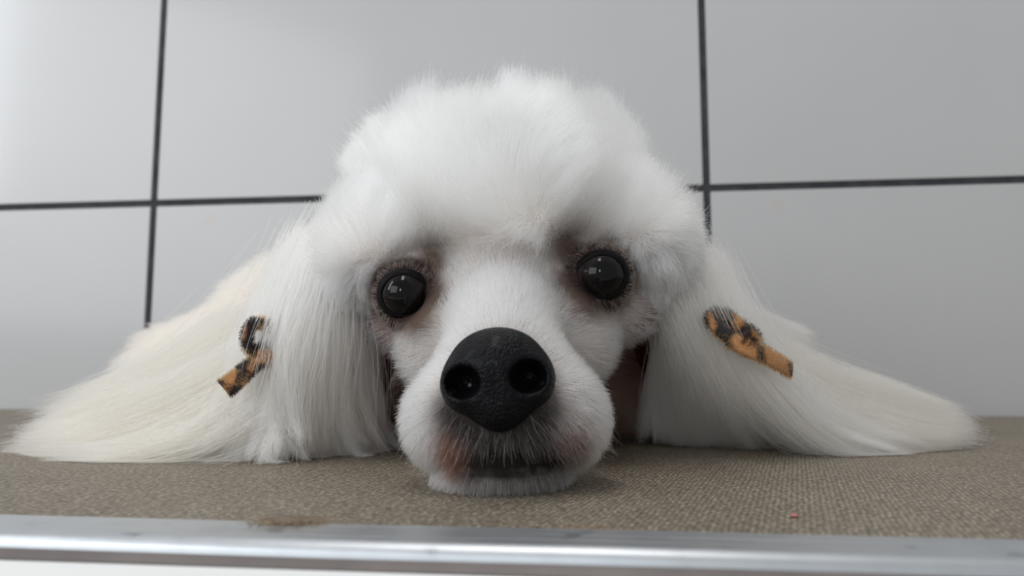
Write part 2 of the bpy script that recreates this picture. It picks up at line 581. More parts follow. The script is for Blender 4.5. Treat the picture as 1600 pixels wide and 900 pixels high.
def surface_nets(f, lo, hi, h):
    ax = [np.arange(lo[i], hi[i] + h, h) for i in range(3)]
    G = np.stack(np.meshgrid(*ax, indexing='ij'), -1)
    S = np.empty(G.shape[:3])
    for i in range(G.shape[0]):
        S[i] = f(G[i])
    ins = S < 0
    nx, ny, nz = S.shape
    acc = np.zeros((nx - 1, ny - 1, nz - 1, 3))
    cnt = np.zeros((nx - 1, ny - 1, nz - 1))
    cor = [(a, b, c) for a in (0, 1) for b in (0, 1) for c in (0, 1)]
    sl = lambda A, o: A[o[0]:nx - 1 + o[0], o[1]:ny - 1 + o[1], o[2]:nz - 1 + o[2]]
    for i, a in enumerate(cor):
        for b in cor[i + 1:]:
            if sum(abs(x - y) for x, y in zip(a, b)) != 1:
                continue
            sa, sb = sl(S, a), sl(S, b)
            m = (sa < 0) != (sb < 0)
            t = np.where(m, sa / np.where(m, sa - sb, 1), 0)[..., None]
            va, vb = np.array(a, float), np.array(b, float)
            acc += np.where(m[..., None], va + (vb - va) * t, 0)
            cnt += m
    act = cnt > 0
    idx = -np.ones(act.shape, int)
    idx[act] = np.arange(act.sum())
    cells = np.argwhere(act)
    verts = np.array(lo) + (cells + acc[act] / cnt[act][:, None]) * h
    quads = []
    for axis in range(3):
        o = [0, 0, 0]
        o[axis] = 1
        A = ins[:nx - o[0], :ny - o[1], :nz - o[2]]
        B = ins[o[0]:, o[1]:, o[2]:]
        e = np.argwhere(A != B)
        b1, b2 = (axis + 1) % 3, (axis + 2) % 3
        e = e[(e[:, b1] > 0) & (e[:, b2] > 0) & (e[:, b1] < S.shape[b1] - 1) & (e[:, b2] < S.shape[b2] - 1)]
        d1, d2 = np.eye(3, dtype=int)[b1], np.eye(3, dtype=int)[b2]
        q = np.stack([idx[tuple((e - d1 - d2).T)], idx[tuple((e - d2).T)], idx[tuple(e.T)], idx[tuple((e - d1).T)]], 1)
        flip = ~A[tuple(e.T)]
        q[flip] = q[flip][:, ::-1]
        quads.append(q)
    return verts, np.concatenate(quads)


DOG_ROT = (0, 0, YAW)
sv, sq = surface_nets(dog_sdf, (-16.5, 13.6, -0.25), (12.3, 36.5, 9.6), 0.19)
sv = project(dog_sdf, sv, 3)


def head_local(p):
    return (p - HM) @ R_H


def gauss(p, c, s):
    q = (p - c) / np.asarray(s, float)
    return np.exp(-0.5 * (q * q).sum(-1))


def mix(a, b, f):
    return a + (np.asarray(b, float) - a) * np.clip(f, 0, 1)[:, None]


EAR_HOLES = (D(586, 550, 23.2), D(1010, 570, 23.0))


def coat_colour(p):
    """colour of the coat at a root point: white, cream on the body, stained round the eyes and lips"""
    n = len(p)
    c = np.tile(V3(0.90, 0.895, 0.88), (n, 1))
    face = np.clip((24.0 - p[:, 1]) / 1.5, 0, 1) * np.clip(((HM + HZ * 1.4 - p) @ HZ) / 0.5, 0, 1)     # clipped short, the skin greys it
    c = mix(c, (0.67, 0.668, 0.668), face)
    cream = np.clip((p[:, 1] - 24.5) / 4.0, 0, 1) * np.clip((8.5 - p[:, 2]) / 3, 0, 1)
    c = mix(c, (0.90, 0.86, 0.79), cream)
    stain = V3(0.105, 0.072, 0.055)
    for (E_, g, side) in EYES:
        q = (p - E_) @ R_H
        r = np.sqrt((q[:, 0] / 1.06) ** 2 + (q[:, 2] / 1.0) ** 2)
        front = (q[:, 1] < 0.9)
        inner = -side                                     # towards the bridge
        ring = np.clip((1.22 - r) / 0.28, 0, 1)
        up = gauss(q[:, [0, 2]], V3(inner * 0.76, 0.78), (0.40, 0.46)) * 1.2
        low = gauss(q[:, [0, 2]], V3(inner * 0.40, -0.88), (0.52, 0.32)) * 1.0
        cor = gauss(q[:, [0, 2]], V3(inner * 0.92, -0.15), (0.28, 0.42)) * 1.05
        f = np.clip(np.maximum.reduce([ring * 0.95, up, low, cor]), 0, 0.96) * front
        c = mix(c, stain, f)
    c = mix(c, (0.30, 0.22, 0.18), gauss(p, D(785, 400, 20.0), (0.6, 1.0, 0.35)) * 0.25)
    lip = np.maximum.reduce([gauss(p, D(px, py, 15.6), (sx, 1.2, sz)) for px, py, sx, sz in
                             ((745, 715, 0.42, 0.30), (790, 716, 0.6, 0.30), (835, 712, 0.6, 0.30), (878, 695, 0.36, 0.30), (800, 690, 0.62, 0.40), (760, 690, 0.45, 0.35), (775, 668, 0.55, 0.22), (815, 662, 0.4, 0.2), (735, 662, 0.3, 0.2))])
    c = mix(c, (0.028, 0.023, 0.022), np.clip(lip * 1.9, 0, 0.98))
    c = mix(c, (0.20, 0.085, 0.058), gauss(p, D(706, 690, 15.9), (0.26, 1.0, 0.40)) * 1.2)
    c = mix(c, (0.30, 0.19, 0.16), gauss(p, D(892, 668, 16.1), (0.34, 1.0, 0.36)) * 0.7)
    gap_shade = np.clip((3.6 + np.clip(p[:, 1] - 23, 0, 2) - p[:, 2]) / 1.0, 0, 1) * np.clip((p[:, 1] - 20.6) / 1.2, 0, 1) * np.clip((6 - np.abs(p[:, 0])) / 1.0, 0, 1)
    c = mix(c, (0.27, 0.18, 0.14), gap_shade * 0.85)  # shade between muzzle and ears painted into the coat as brown
    nr = ell(p, NOSE, V3(1.2, 1.1, 1.12), R_H)
    for x_ in range(742, 866, 12):
        c = mix(c, (0.012, 0.01, 0.01), gauss(p, D(x_, 724 - 6 * (x_ - 738) / 124, 15.5), (0.16, 0.9, 0.17)))
    below = np.clip((NOSE[2] - 0.1 - p[:, 2]) / 0.5, 0, 1)
    c = mix(c, (0.16, 0.14, 0.13), np.clip(1 - nr / 0.22, 0, 1) * 0.7)
    c = mix(c, (0.035, 0.03, 0.03), np.clip(1.3 - nr / 0.35, 0, 1) * below * 0.95)
    return c


def skin_colour(p):
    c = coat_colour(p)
    c = mix(c * V3(0.88, 0.83, 0.79), c * V3(0.84, 0.77, 0.73), np.clip((24.5 - p[:, 1]) / 2, 0, 1))
    for h in EAR_HOLES:
        c = mix(c, (0.16, 0.035, 0.03), gauss(p, h, (0.9, 1.8, 1.5)) * 1.6)
    for (E_, g, side) in EYES:
        c = mix(c, (0.035, 0.022, 0.02), np.clip((1.15 - np.linalg.norm(p - E_, axis=1)) / 0.2, 0, 1))
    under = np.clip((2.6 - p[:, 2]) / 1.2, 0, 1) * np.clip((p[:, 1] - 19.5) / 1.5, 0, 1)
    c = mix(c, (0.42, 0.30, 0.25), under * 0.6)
    return c


dog = mesh_obj('dog', sv * 0.01, sq, M_SKIN, None, True)
dog.rotation_euler = DOG_ROT
tag(dog, 'white poodle with fluffy topknot lying with its chin on the table mat', 'dog')
ca = dog.data.attributes.new('skin_colour', 'FLOAT_COLOR', 'POINT')
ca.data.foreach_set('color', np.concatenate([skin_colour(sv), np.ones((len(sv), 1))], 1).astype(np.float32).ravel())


# ------------------------------------------------------------------ hair
def hair_object(name, P, colour, mat, parent, r_root, r_tip, label=None):
    """P (n, k, 3) in cm; one hair curve per row"""
    n, k = P.shape[:2]
    cu = bpy.data.hair_curves.new(name)
    cu.add_curves([k] * n)
    cu.attributes['position'].data.foreach_set('vector', (P * 0.01).astype(np.float32).ravel())
    t = np.linspace(0, 1, k)
    r = (r_root + (r_tip - r_root) * t ** 1.5) * 0.01
    ra = cu.attributes.get('radius') or cu.attributes.new('radius', 'FLOAT', 'POINT')
    ra.data.foreach_set('value', np.tile(r, n).astype(np.float32))
    c = cu.attributes.new('fur_colour', 'FLOAT_COLOR', 'CURVE')
    c.data.foreach_set('color', np.concatenate([np.clip(colour, 0, 0.98), np.ones((n, 1))], 1).astype(np.float32).ravel())
    cu.materials.append(mat)
    o = link(bpy.data.objects.new(name, cu), parent)
    o['kind'] = 'stuff'
    if label:
        o['label'] = label
    return o


tri = np.concatenate([sq[:, [0, 1, 2]], sq[:, [0, 2, 3]]])
tA, tB, tC = sv[tri[:, 0]], sv[tri[:, 1]], sv[tri[:, 2]]
tarea = 0.5 * np.linalg.norm(np.cross(tB - tA, tC - tA), axis=1)
tcen = (tA + tB + tC) / 3
d_top = topknot_sdf(tcen)
d_face = face_sdf(tcen)
d_body = body_sdf(tcen)
is_top = (d_top < d_face - 0.02) & (d_top < d_body - 0.1)
is_body = ~is_top & (d_body < d_face)
is_face = ~is_top & ~is_body


def scatter(weight, n):
    w = tarea * weight
    i = rng.choice(len(tri), n, p=w / w.sum())
    a, b = rng.random(n), rng.random(n)
    s = a + b > 1
    a[s], b[s] = 1 - a[s], 1 - b[s]
    p = tA[i] + (tB[i] - tA[i]) * a[:, None] + (tC[i] - tA[i]) * b[:, None]
    p = project(dog_sdf, p, 1)
    return p, grad(dog_sdf, p, 0.06)


def nearest(p, c):
    out = np.empty(len(p), int)
    cc = (c * c).sum(1)
    for i in range(0, len(p), 4000):
        out[i:i + 4000] = np.argmin(cc - 2 * p[i:i + 4000] @ c.T, 1)
    return out


def grow(p, n, flow, length, lift, bend, k, wob, n_clump=0, clump=0.0, curl=0.0):
    """hairs from roots p: leave along the normal tilted to the flow, bend further to it, wobble, gather in clumps"""
    m = len(p)
    flow = flow - n * (flow * n).sum(1, keepdims=True) * 0.85
    flow = unit(flow)
    d0 = unit(n * lift + flow * (1 - lift) + rng.normal(0, wob, (m, 3)))
    P = np.empty((m, k, 3))
    P[:, 0] = p - n * 0.04
    ph = rng.random((m, 2)) * 6.283
    s1 = unit(np.cross(d0, n + rng.normal(0, 0.2, (m, 3))))
    s2 = np.cross(s1, d0)
    for j in range(1, k):
        t = j / (k - 1)
        d = unit(d0 + bend * t * flow + rng.normal(0, wob * 0.35, (m, 3)))
        P[:, j] = P[:, j - 1] + d * (length / (k - 1))[:, None]
    if curl:
        for j in range(1, k):
            t = j / (k - 1)
            a = t * 5.0
            P[:, j] += curl * t * (s1 * np.sin(a + ph[:, :1]) + s2 * np.cos(a * 0.8 + ph[:, 1:]))
    if n_clump:
        ci = rng.choice(m, n_clump, replace=False)
        near = ci[nearest(p, p[ci])]
        t = np.linspace(0, 1, k)[None, :, None]
        amt = clump * (0.4 + 0.6 * rng.random((m, 1, 1)))
        P = P + (P[near] - P) * amt * t ** 1.3
    P[..., 2] = np.maximum(P[..., 2], 0.02)
    return P


def shade_jitter(c, s=0.05):
    return c * (1 + rng.normal(0, s, (len(c), 1)))


# --- topknot
n_top = 95000
p, n = scatter(np.where(is_top, 1.0, 0.0) * np.where(tcen[:, 1] > 26.5, 0.3, 1.0), n_top)
q = head_local(p)
flow = n * 1.0 + V3(0.06, 0.0, 0.45) + 0.32 * np.stack([np.sin(p[:, 2] * 1.7 + p[:, 0]), np.cos(p[:, 0] * 1.9), np.sin(p[:, 1] * 2.1 + p[:, 0] * 1.3)], 1)
lowf = np.clip((2.4 - q[:, 2]) / 2.6, 0, 1)
lowf = lowf * lowf * (3 - 2 * lowf)
flow = flow * (1 - lowf[:, None] * 0.9) + lowf[:, None] * (n * 0.5 + V3(0, -0.1, -0.75))
length = 1.85 * (0.7 + 0.4 * rng.random(n_top)) * (1 - 0.45 * lowf)
# shorter above the eyes so that they stay clear
for E_, g, side in EYES:
    dd = np.linalg.norm((p - E_)[:, [0, 2]], axis=1)
    length *= np.clip(0.35 + 0.65 * (dd - 0.8) / 1.0, 0.35, 1)
length *= 1 - 0.25 * np.clip(np.abs(q[:, 0]) / 3.5 - 0.4, 0, 1) * np.clip((3.0 - q[:, 2]) / 2, 0, 1)
stray = rng.random(n_top) < 0.03
length[stray] *= 1.25
P = grow(p, n, flow, length, 0.58, 0.5, 8, 0.13, 900, 0.5, 0.09)
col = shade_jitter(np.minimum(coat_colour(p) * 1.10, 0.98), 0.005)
hair_object('topknot', P, col, M_FUR, dog, 0.0048, 0.0016, 'fluffy white topknot')

# --- face
wt = np.where(is_face & (tcen[:, 1] < 24.5), 1.0, 0.0)
wt *= 1 + 1.6 * (tcen[:, 1] < 18.8)
wt *= np.where(ell(tcen, NOSE, V3(1.02, 0.95, 0.98), R_H) < 0.0, 0, 1)
for E_, g, side in EYES:
    rel = unit(tcen - E_)
    wt *= np.where((rel @ g > math.cos(0.84)) & (np.linalg.norm(tcen - E_, axis=1) < 1.3), 0, 1)
for h in EAR_HOLES:
    wt *= np.clip(1.2 - 1.5 * gauss(tcen, h, (0.5, 1.3, 0.75)), 0.05, 1)
ml = [D(x, 724 - 6 * (x - 738) / 124, 15.4) for x in range(738, 870, 8)]
for c_ in ml:
    wt *= 1 - 0.9 * np.exp(-0.5 * ((tcen - c_)[:, [0, 2]] ** 2).sum(1) / 0.15 ** 2) * (tcen[:, 1] < 16.5)
n_face = 84000
p, n = scatter(wt, n_face)
q = head_local(p)
nl = head_local(NOSE[None])[0]
away = unit(q - (nl + V3(0, -0.6, 0.1)))
away[:, 1] *= 0.8
fl = away.copy()
fl[:, 2] += np.where(q[:, 1] < -2.0, np.clip((nl[2] + 0.1 - q[:, 2]) * -0.9, -1.0, 0.1), 0)    # lips comb down
br = gauss(q[:, [0, 2]], V3(0, 0.2), (1.1, 1.0)) * (q[:, 1] < 1.0)
fl = fl + br[:, None] * V3(0, 0, 0.6)
for (E_, g, side) in EYES:                                                                    # fan out from the eyes
    qe = (p - E_) @ R_H
    r = np.linalg.norm(qe[:, [0, 2]], axis=1)
    w_ = np.clip(1.7 - r, 0, 1)[:, None]
    rad = unit(np.stack([qe[:, 0], np.zeros(len(r)), qe[:, 2]], 1))
    fl = fl * (1 - 0.8 * w_) + rad * w_
flow = fl @ R_H.T
length = 0.34 + 0.12 * rng.random(n_face)
length += 0.12 * np.clip((q[:, 1] + 1.0) / 2, 0, 1)
length *= np.clip(0.45 + ell(p, NOSE, V3(1.1, 1.0, 1.05), R_H) / 0.8, 0.45, 1)
for (E_, g, side) in EYES:
    r = np.linalg.norm(p - E_, axis=1)
    length *= np.clip(0.42 + 0.75 * (r - 0.9), 0.42, 1)
P = grow(p, n, flow, length, 0.40, 0.35, 5, 0.12, 5000, 0.35, 0.015)
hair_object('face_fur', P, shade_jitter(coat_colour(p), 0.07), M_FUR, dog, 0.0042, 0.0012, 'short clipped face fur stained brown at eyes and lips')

# --- whiskers and stray lip hairs, light against the dark lips
wt2 = wt * np.maximum(gauss(tcen, D(790, 690, 15.6), (1.1, 1.4, 0.55)), 1e-4) * (tcen[:, 1] < 18)
p, n = scatter(wt2, 260)
q = head_local(p)
fl = np.stack([(q[:, 0] - nl[0]) * 0.7, np.full(len(q), -0.1), np.full(len(q), -1.0)], 1)
P = grow(p, n, fl @ R_H.T, 0.42 + 0.25 * rng.random(len(p)), 0.35, 0.3, 5, 0.12, 0, 0, 0.02)
hair_object('whiskers', P, np.tile(V3(0.36, 0.32, 0.28), (len(p), 1)), M_FUR, dog, 0.0038, 0.0012, 'pale hairs over the dark lips')

# --- body
wt = np.where(is_body | (is_face & (tcen[:, 1] >= 24.0)), 1.0, 0.0) * np.where(tcen[:, 2] < 0.3, 0.1, 1)
wt *= np.where((tcen[:, 0] < -3.5), 1.0, 0.45)
n_body = 46000
p, n = scatter(wt, n_body)
flow = np.tile(V3(-0.7, -0.25, -0.55), (n_body, 1))
flow[p[:, 0] > 2] = V3(0.8, -0.2, -0.4)
length = 1.0 * (0.75 + 0.5 * rng.random(n_body))
length[p[:, 1] < 26.5] *= 0.7
P = grow(p, n, flow, length, 0.40, 0.5, 7, 0.14, 1500, 0.5, 0.07)
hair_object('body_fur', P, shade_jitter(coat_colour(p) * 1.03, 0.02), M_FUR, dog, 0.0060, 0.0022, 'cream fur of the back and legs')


# --- ears: skin flaps and long hair laid out along guide locks
def catmull(G, t):
    """G (n, m, 3) control points per hair, t (k,) -> (n, k, 3)"""
    m = G.shape[1]
    Gp = np.concatenate([2 * G[:, :1] - G[:, 1:2], G, 2 * G[:, -1:] - G[:, -2:-1]], 1)
    out = np.empty((G.shape[0], len(t), 3))
    for j, tt in enumerate(t):
        x = min(tt * (m - 1), m - 1 - 1e-6)
        i = int(x)
        f = x - i
        a, b, c, d = Gp[:, i], Gp[:, i + 1], Gp[:, i + 2], Gp[:, i + 3]
        out[:, j] = 0.5 * (2 * b + (c - a) * f + (2 * a - 5 * b + 4 * c - d) * f * f + (3 * b - a - 3 * c + d) * f ** 3)
    return out


def sheet(guides, n, k=12, sig=(0.30, 0.40, 0.35, 0.15), n_clump=70, pull=0.75, frizz=0.05, len_var=0.15, wave=0.0, sig_c=(0.25, 0.42, 0.5, 0.55)):
    g = np.array([[D(*c) for c in row] for row in guides])          # rows, m, 3
    rows, m = g.shape[:2]

    def at_s(s):
        i = np.clip(s.astype(int), 0, rows - 2)
        f = (s - i)[:, None, None]
        f = f * f * (3 - 2 * f) * 0.5 + f * 0.5
        return g[i] * (1 - f) + g[i + 1] * f
    s = rng.random(n) * (rows - 1)
    sc = rng.random(n_clump) * (rows - 1)
    cid = np.argmin(np.abs(s[:, None] - sc[None] + rng.normal(0, 0.12, (n, n_clump))), 1)
    o = rng.normal(0, 1, (n, 3))
    oc = rng.normal(0, 0.8, (n_clump, 3))[cid]
    t = np.linspace(0, 1, k)
    A = catmull(at_s(s), t)
    B = catmull(at_s(sc)[cid], t)
    w = (pull * t ** 0.9)[None, :, None] * (0.55 + 0.45 * rng.random((n, 1, 1)) ** 0.6)
    sg = np.interp(t, np.linspace(0, 1, len(sig)), sig)[None, :, None] * np.clip(0.35 + s / (rows - 1) * 2.2, 0.35, 1)[:, None, None]
    sgc = np.interp(t, [0, 0.3, 0.7, 1], sig_c)[None, :, None]
    P = A * (1 - w) + B * w + sg * o[:, None] * (1 - w) + sgc * oc[:, None] * w
    ph = rng.random((n, 1, 3)) * 6.283
    fr = rng.random((n, 1, 3)) * 5 + 3
    P = P + frizz * t[None, :, None] * np.sin(ph + fr * t[None, :, None])
    if wave:                                              # whole locks swing together
        cp_ = (rng.random((n_clump, 1, 3)) * 6.283)[cid]
        cf_ = (rng.random((n_clump, 1, 1)) * 3 + 3.5)[cid]
        P = P + wave * (t[None, :, None] ** 0.8) * np.sin(cp_ + cf_ * t[None, :, None]) * V3(1, 0.5, 0.35)
    L = 1 - len_var * rng.random((n, 1))
    # shorten some hairs by re-sampling along themselves
    x = t[None] * L * (k - 1)
    i = np.clip(x.astype(int), 0, k - 2)
    f = (x - i)[..., None]
    r = np.arange(n)[:, None]
    P = P[r, i] * (1 - f) + P[r, i + 1] * f
    P[..., 2] = np.maximum(P[..., 2], 0.03 + 0.05 * rng.random((n, 1)))
    return P, rng.normal(0, 1, n_clump)[cid]


def ear_flap(name, top, mid, tip, front):
    """a leather flap between three stations, bowed outward, front = half width vector"""
    st = np.array([[top, mid, tip]])
    line = catmull(st, np.linspace(0, 1, 14))[0]
    wid = np.interp(np.linspace(0, 1, 14), [0, 0.25, 0.6, 0.9, 1], [0.7, 1.0, 1.15, 0.8, 0.25])
    vs, fs = [], []
    m = 9
    for i in range(14):
        tan = unit(line[min(i + 1, 13)] - line[max(i - 1, 0)])
        nr = unit(np.cross(front, tan))
        for j in range(m):
            a = -1 + 2 * j / (m - 1)
            vs.append(line[i] + front * a * wid[i] + nr * 0.35 * (1 - a * a))
    for i in range(13):
        for j in range(m - 1):
            a = i * m + j
            fs.append((a, a + 1, a + m + 1, a + m))
    o = mesh_obj(name, np.array(vs) * 0.01, fs, M_EAR, dog, True)
    so = o.modifiers.new('thickness', 'SOLIDIFY')
    so.thickness = 0.0018
    so.offset = 0
    return o


ear_l = ear_flap('ear', D(552, 455, 23.4), D(572, 545, 23.7), D(560, 650, 24.0), V3(0.70, 0.85, 0.0))
ear_r = ear_flap('ear', D(1046, 455, 23.8), D(1040, 540, 24.4), D(1050, 610, 25.0), V3(-0.70, 0.85, 0.0))

CUR_L = [
    [(548, 462, 22.8), (566, 530, 22.9), (574, 600, 23.2), (588, 665, 23.8), (615, 698, 24.2)],
    [(536, 450, 22.2), (546, 530, 22.2), (550, 605, 22.6), (562, 670, 23.1), (590, 703, 23.8)],
    [(518, 435, 21.9), (518, 515, 21.6), (512, 605, 21.9), (516, 685, 22.4), (538, 709, 22.9)],
    [(514, 402, 22.0), (482, 505, 21.4), (464, 600, 21.5), (466, 680, 21.9), (492, 713, 22.3)],
    [(497, 386, 22.4), (452, 490, 21.6), (424, 590, 21.4), (414, 680, 21.4), (404, 724, 20.9)],
    [(478, 374, 23.2), (434, 470, 22.2), (404, 555, 21.8), (376, 640, 21.5), (300, 723, 21.0)]]
TAS_L = [
    [(436, 535, 23.4), (345, 572, 23.8), (255, 608, 24.3), (165, 642, 24.8), (75, 668, 25.2)],
    [(430, 565, 22.8), (340, 606, 23.2), (240, 643, 23.6), (140, 677, 24.2), (26, 697, 24.5)],
    [(428, 600, 22.3), (345, 642, 22.5), (240, 680, 22.8), (140, 703, 23.2), (36, 711, 23.2)],
    [(432, 640, 21.8), (355, 686, 21.6), (275, 714, 21.3), (190, 725, 21.0), (110, 723, 21.3)]]
LEG_L = [
    [(370, 500, 28.0), (300, 540, 28.0), (240, 575, 28.0), (170, 605, 28.0), (110, 632, 28.0)],
    [(370, 535, 26.5), (290, 575, 26.6), (215, 605, 26.8), (140, 632, 27.0), (70, 655, 27.0)],
    [(380, 560, 25.2), (290, 600, 25.4), (210, 628, 25.6), (130, 650, 25.8), (55, 668, 26.0)]]
CUR_R = [
    [(1046, 485, 22.8), (1030, 550, 23.4), (1018, 612, 24.3), (1012, 665, 25.0), (1008, 692, 25.6)],
    [(1054, 475, 22.2), (1058, 545, 22.8), (1062, 620, 23.9), (1070, 675, 24.9), (1076, 695, 25.4)],
    [(1066, 470, 22.0), (1094, 545, 22.2), (1118, 620, 23.0), (1138, 675, 24.2), (1150, 697, 25.0)],
    [(1084, 440, 22.2), (1132, 540, 22.0), (1178, 618, 22.4), (1222, 670, 23.2), (1250, 702, 24.0)],
    [(1092, 418, 22.6), (1152, 535, 22.2), (1220, 615, 22.2), (1290, 680, 22.4), (1390, 710, 22.6)],
    [(1098, 405, 23.2), (1166, 522, 22.7), (1250, 606, 22.8), (1350, 662, 23.2), (1470, 700, 23.9)]]
TAS_R = [
    [(1100, 490, 24.0), (1180, 530, 24.6), (1265, 576, 24.8), (1385, 602, 25.0), (1492, 644, 25.2)],
    [(1125, 510, 23.6), (1210, 570, 24.0), (1300, 602, 24.4), (1400, 632, 24.8), (1522, 664, 25.2)],
    [(1140, 548, 23.2), (1230, 612, 23.3), (1310, 646, 23.7), (1420, 670, 24.3), (1518, 682, 24.9)],
    [(1150, 575, 22.9), (1240, 640, 23.0), (1320, 680, 23.1), (1420, 698, 23.6), (1490, 694, 24.4)]]
WISP_R = [
    [(1085, 470, 24.4), (1130, 486, 24.9), (1180, 500, 25.3), (1225, 512, 25.6), (1268, 520, 25.8)],
    [(1095, 480, 24.2), (1140, 498, 24.7), (1190, 514, 25.1), (1230, 526, 25.4), (1272, 534, 25.6)],
    [(1100, 490, 24.0), (1150, 515, 24.5), (1195, 538, 24.9), (1230, 556, 25.2), (1258, 564, 25.4)]]
WHITE, CREAM, CREAM_L = V3(0.935, 0.915, 0.88), V3(0.895, 0.855, 0.785), V3(0.835, 0.785, 0.69)


def nearer(guides, dv):
    return [[(x, y, v - dv * (0.3 + 0.7 * min(1, i / 2))) for i, (x, y, v) in enumerate(row)] for row in guides]



def ear_hair(parts, parent):
    Ps, Cs = [], []
    for (g, n, kw, c0, sd) in parts:
        P, cj = sheet(g, n, **kw)
        Ps.append(P)
        Cs.append(shade_jitter(np.tile(c0, (n, 1)), sd) * (1 + cj[:, None] * V3(0.035, 0.045, 0.06)))
    return hair_object('ear_hair', np.concatenate(Ps), np.concatenate(Cs), M_FUR, parent, 0.0052, 0.0018, 'long combed white ear hair')


ear_hair([(CUR_L, 9000, dict(n_clump=75, sig=(0.36, 0.46, 0.50, 0.34), pull=0.9, frizz=0.10, wave=0.30, len_var=0.22), WHITE, 0.03),
          (nearer(CUR_L, 0.30), 5200, dict(n_clump=38, sig=(0.16, 0.20, 0.22, 0.25), pull=0.97, frizz=0.05, wave=0.42, len_var=0.12, sig_c=(0.15, 0.30, 0.42, 0.55)), WHITE, 0.03),
          (TAS_L, 15000, dict(n_clump=70, sig=(0.50, 0.48, 0.40, 0.24), pull=0.8, frizz=0.09, len_var=0.42, wave=0.18), CREAM_L, 0.03),
          (nearer(TAS_L, 0.25), 3500, dict(n_clump=34, sig=(0.2, 0.25, 0.25, 0.2), pull=0.95, frizz=0.06, wave=0.26, len_var=0.2, sig_c=(0.3, 0.40, 0.42, 0.40)), CREAM_L * 1.03, 0.03),
          (LEG_L, 8000, dict(n_clump=50, sig=(0.50, 0.45, 0.40, 0.24), pull=0.7, frizz=0.09, len_var=0.5, wave=0.15), CREAM_L, 0.03),
          (CUR_L, 450, dict(n_clump=60, sig=(0.5, 0.7, 0.8, 0.8), pull=0.3, frizz=0.3), WHITE, 0.05)], ear_l)
ear_hair([(CUR_R, 13000, dict(n_clump=60, sig=(0.34, 0.36, 0.32, 0.14), pull=0.55, frizz=0.04, wave=0.08), WHITE, 0.03),
          (nearer(CUR_R, 0.22), 3500, dict(n_clump=34, sig=(0.15, 0.18, 0.2, 0.15), pull=0.93, frizz=0.04, wave=0.14, sig_c=(0.15, 0.22, 0.28, 0.3)), WHITE, 0.03),
          (TAS_R, 13000, dict(n_clump=60, sig=(0.40, 0.42, 0.36, 0.18), pull=0.5, frizz=0.05, len_var=0.3, wave=0.08), CREAM, 0.03),
          (WISP_R, 4500, dict(n_clump=40, sig=(0.35, 0.32, 0.25, 0.12), pull=0.5, frizz=0.06, len_var=0.35), WHITE, 0.03)], ear_r)

# ------------------------------------------------------------------ eyes
for E_, g, side in EYES:
    bm = bmesh.new()
    bmesh.ops.create_uvsphere(bm, u_segments=40, v_segments=28, radius=0.0077)
    for v in bm.verts:                                    # gentle corneal bulge along -Y
        c = max(0.0, -v.co.y / 0.0077)
        v.co.y -= 0.0006 * max(0.0, (c - 0.70) / 0.30)
    o = bm_obj('eye', bm, M_EYE, dog, True)
    o.location = E_ * 0.01
    o.rotation_euler = Vector(-g).to_track_quat('Y', 'Z').to_euler()
    # eyelid rim: a closed tube lying round the eyeball, thicker at the outer corner
    vs, fs = [], []
    na, nb = 56, 10
    for i in range(na):
        th = 2 * math.pi * i / na
        inner = math.cos(th) * -side
        al = 0.98 + 0.05 * abs(math.cos(th)) + (0.16 * max(0, inner) ** 6) - 0.10 * max(0, math.sin(th)) + 0.0 * math.sin(th)
        rr = 0.055 + 0.03 * max(0, -inner) + 0.02 * max(0, math.sin(th))
        e = V3(math.sin(al) * math.cos(th), -math.cos(al), math.sin(al) * math.sin(th))
        tn = unit(V3(-math.sin(th), 0, math.cos(th)))
        bn = np.cross(e, tn)
        for j in range(nb):
            ph = 2 * math.pi * j / nb
            vs.append((e * 0.765 + rr * (e * math.cos(ph) * 0.75 + bn * math.sin(ph) * 2.0)) * 0.01)
    for i in range(na):
        for j in range(nb):
            a, b = i * nb + j, i * nb + (j + 1) % nb
            c, d = ((i + 1) % na) * nb + (j + 1) % nb, ((i + 1) % na) * nb + j
            fs.append((a, b, c, d))
    mesh_obj('eyelid', vs, fs, M_LID, o, True)

# ------------------------------------------------------------------ nose
def nose_sdf(p):
    d = ell(p, V3(0, 0.05, 0.18), V3(1.04, 0.95, 0.88))
    for s in (-1, 1):
        d = smin(d, ell(p, V3(s * 0.66, -0.06, -0.06), V3(0.52, 0.76, 0.58)), 0.18)
    d = smin(d, ell(p, V3(0, 0.05, -0.52), V3(0.60, 0.80, 0.56)), 0.35)
    for s in (-1, 1):
        d = smax(d, -ell(p, V3(s * 0.66, -0.72, 0.0), V3(0.37, 0.78, 0.33)), 0.12)
        d = smax(d, -cone(p, V3(s * 0.70, -0.60, -0.10), V3(s * 1.12, -0.05, -0.26), 0.10, 0.07), 0.10)
    d = smax(d, -cone(p, V3(0, -0.95, -0.1), V3(0, -0.78, -1.05), 0.05, 0.06), 0.16)
    d = smax(d, -cone(p, V3(0, -1.05, 0.5), V3(0, -0.98, -0.2), 0.03, 0.05), 0.2)
    return d


nv_, nq_ = surface_nets(nose_sdf, (-1.35, -1.2, -1.3), (1.35, 1.2, 1.2), 0.045)
nv_ = project(nose_sdf, nv_, 2)
nose = mesh_obj('nose', nv_ * 0.01, nq_, M_NOSE, dog, True)
rollm = Matrix([list(R_H[0]), list(R_H[1]), list(R_H[2])])
nose.matrix_local = Matrix.Translation(Vector(NOSE * 0.01)) @ rollm.to_4x4()
tag(nose, 'black moist nose leather')

# ------------------------------------------------------------------ bows
DOG_M = Matrix.Rotation(YAW, 4, 'Z')


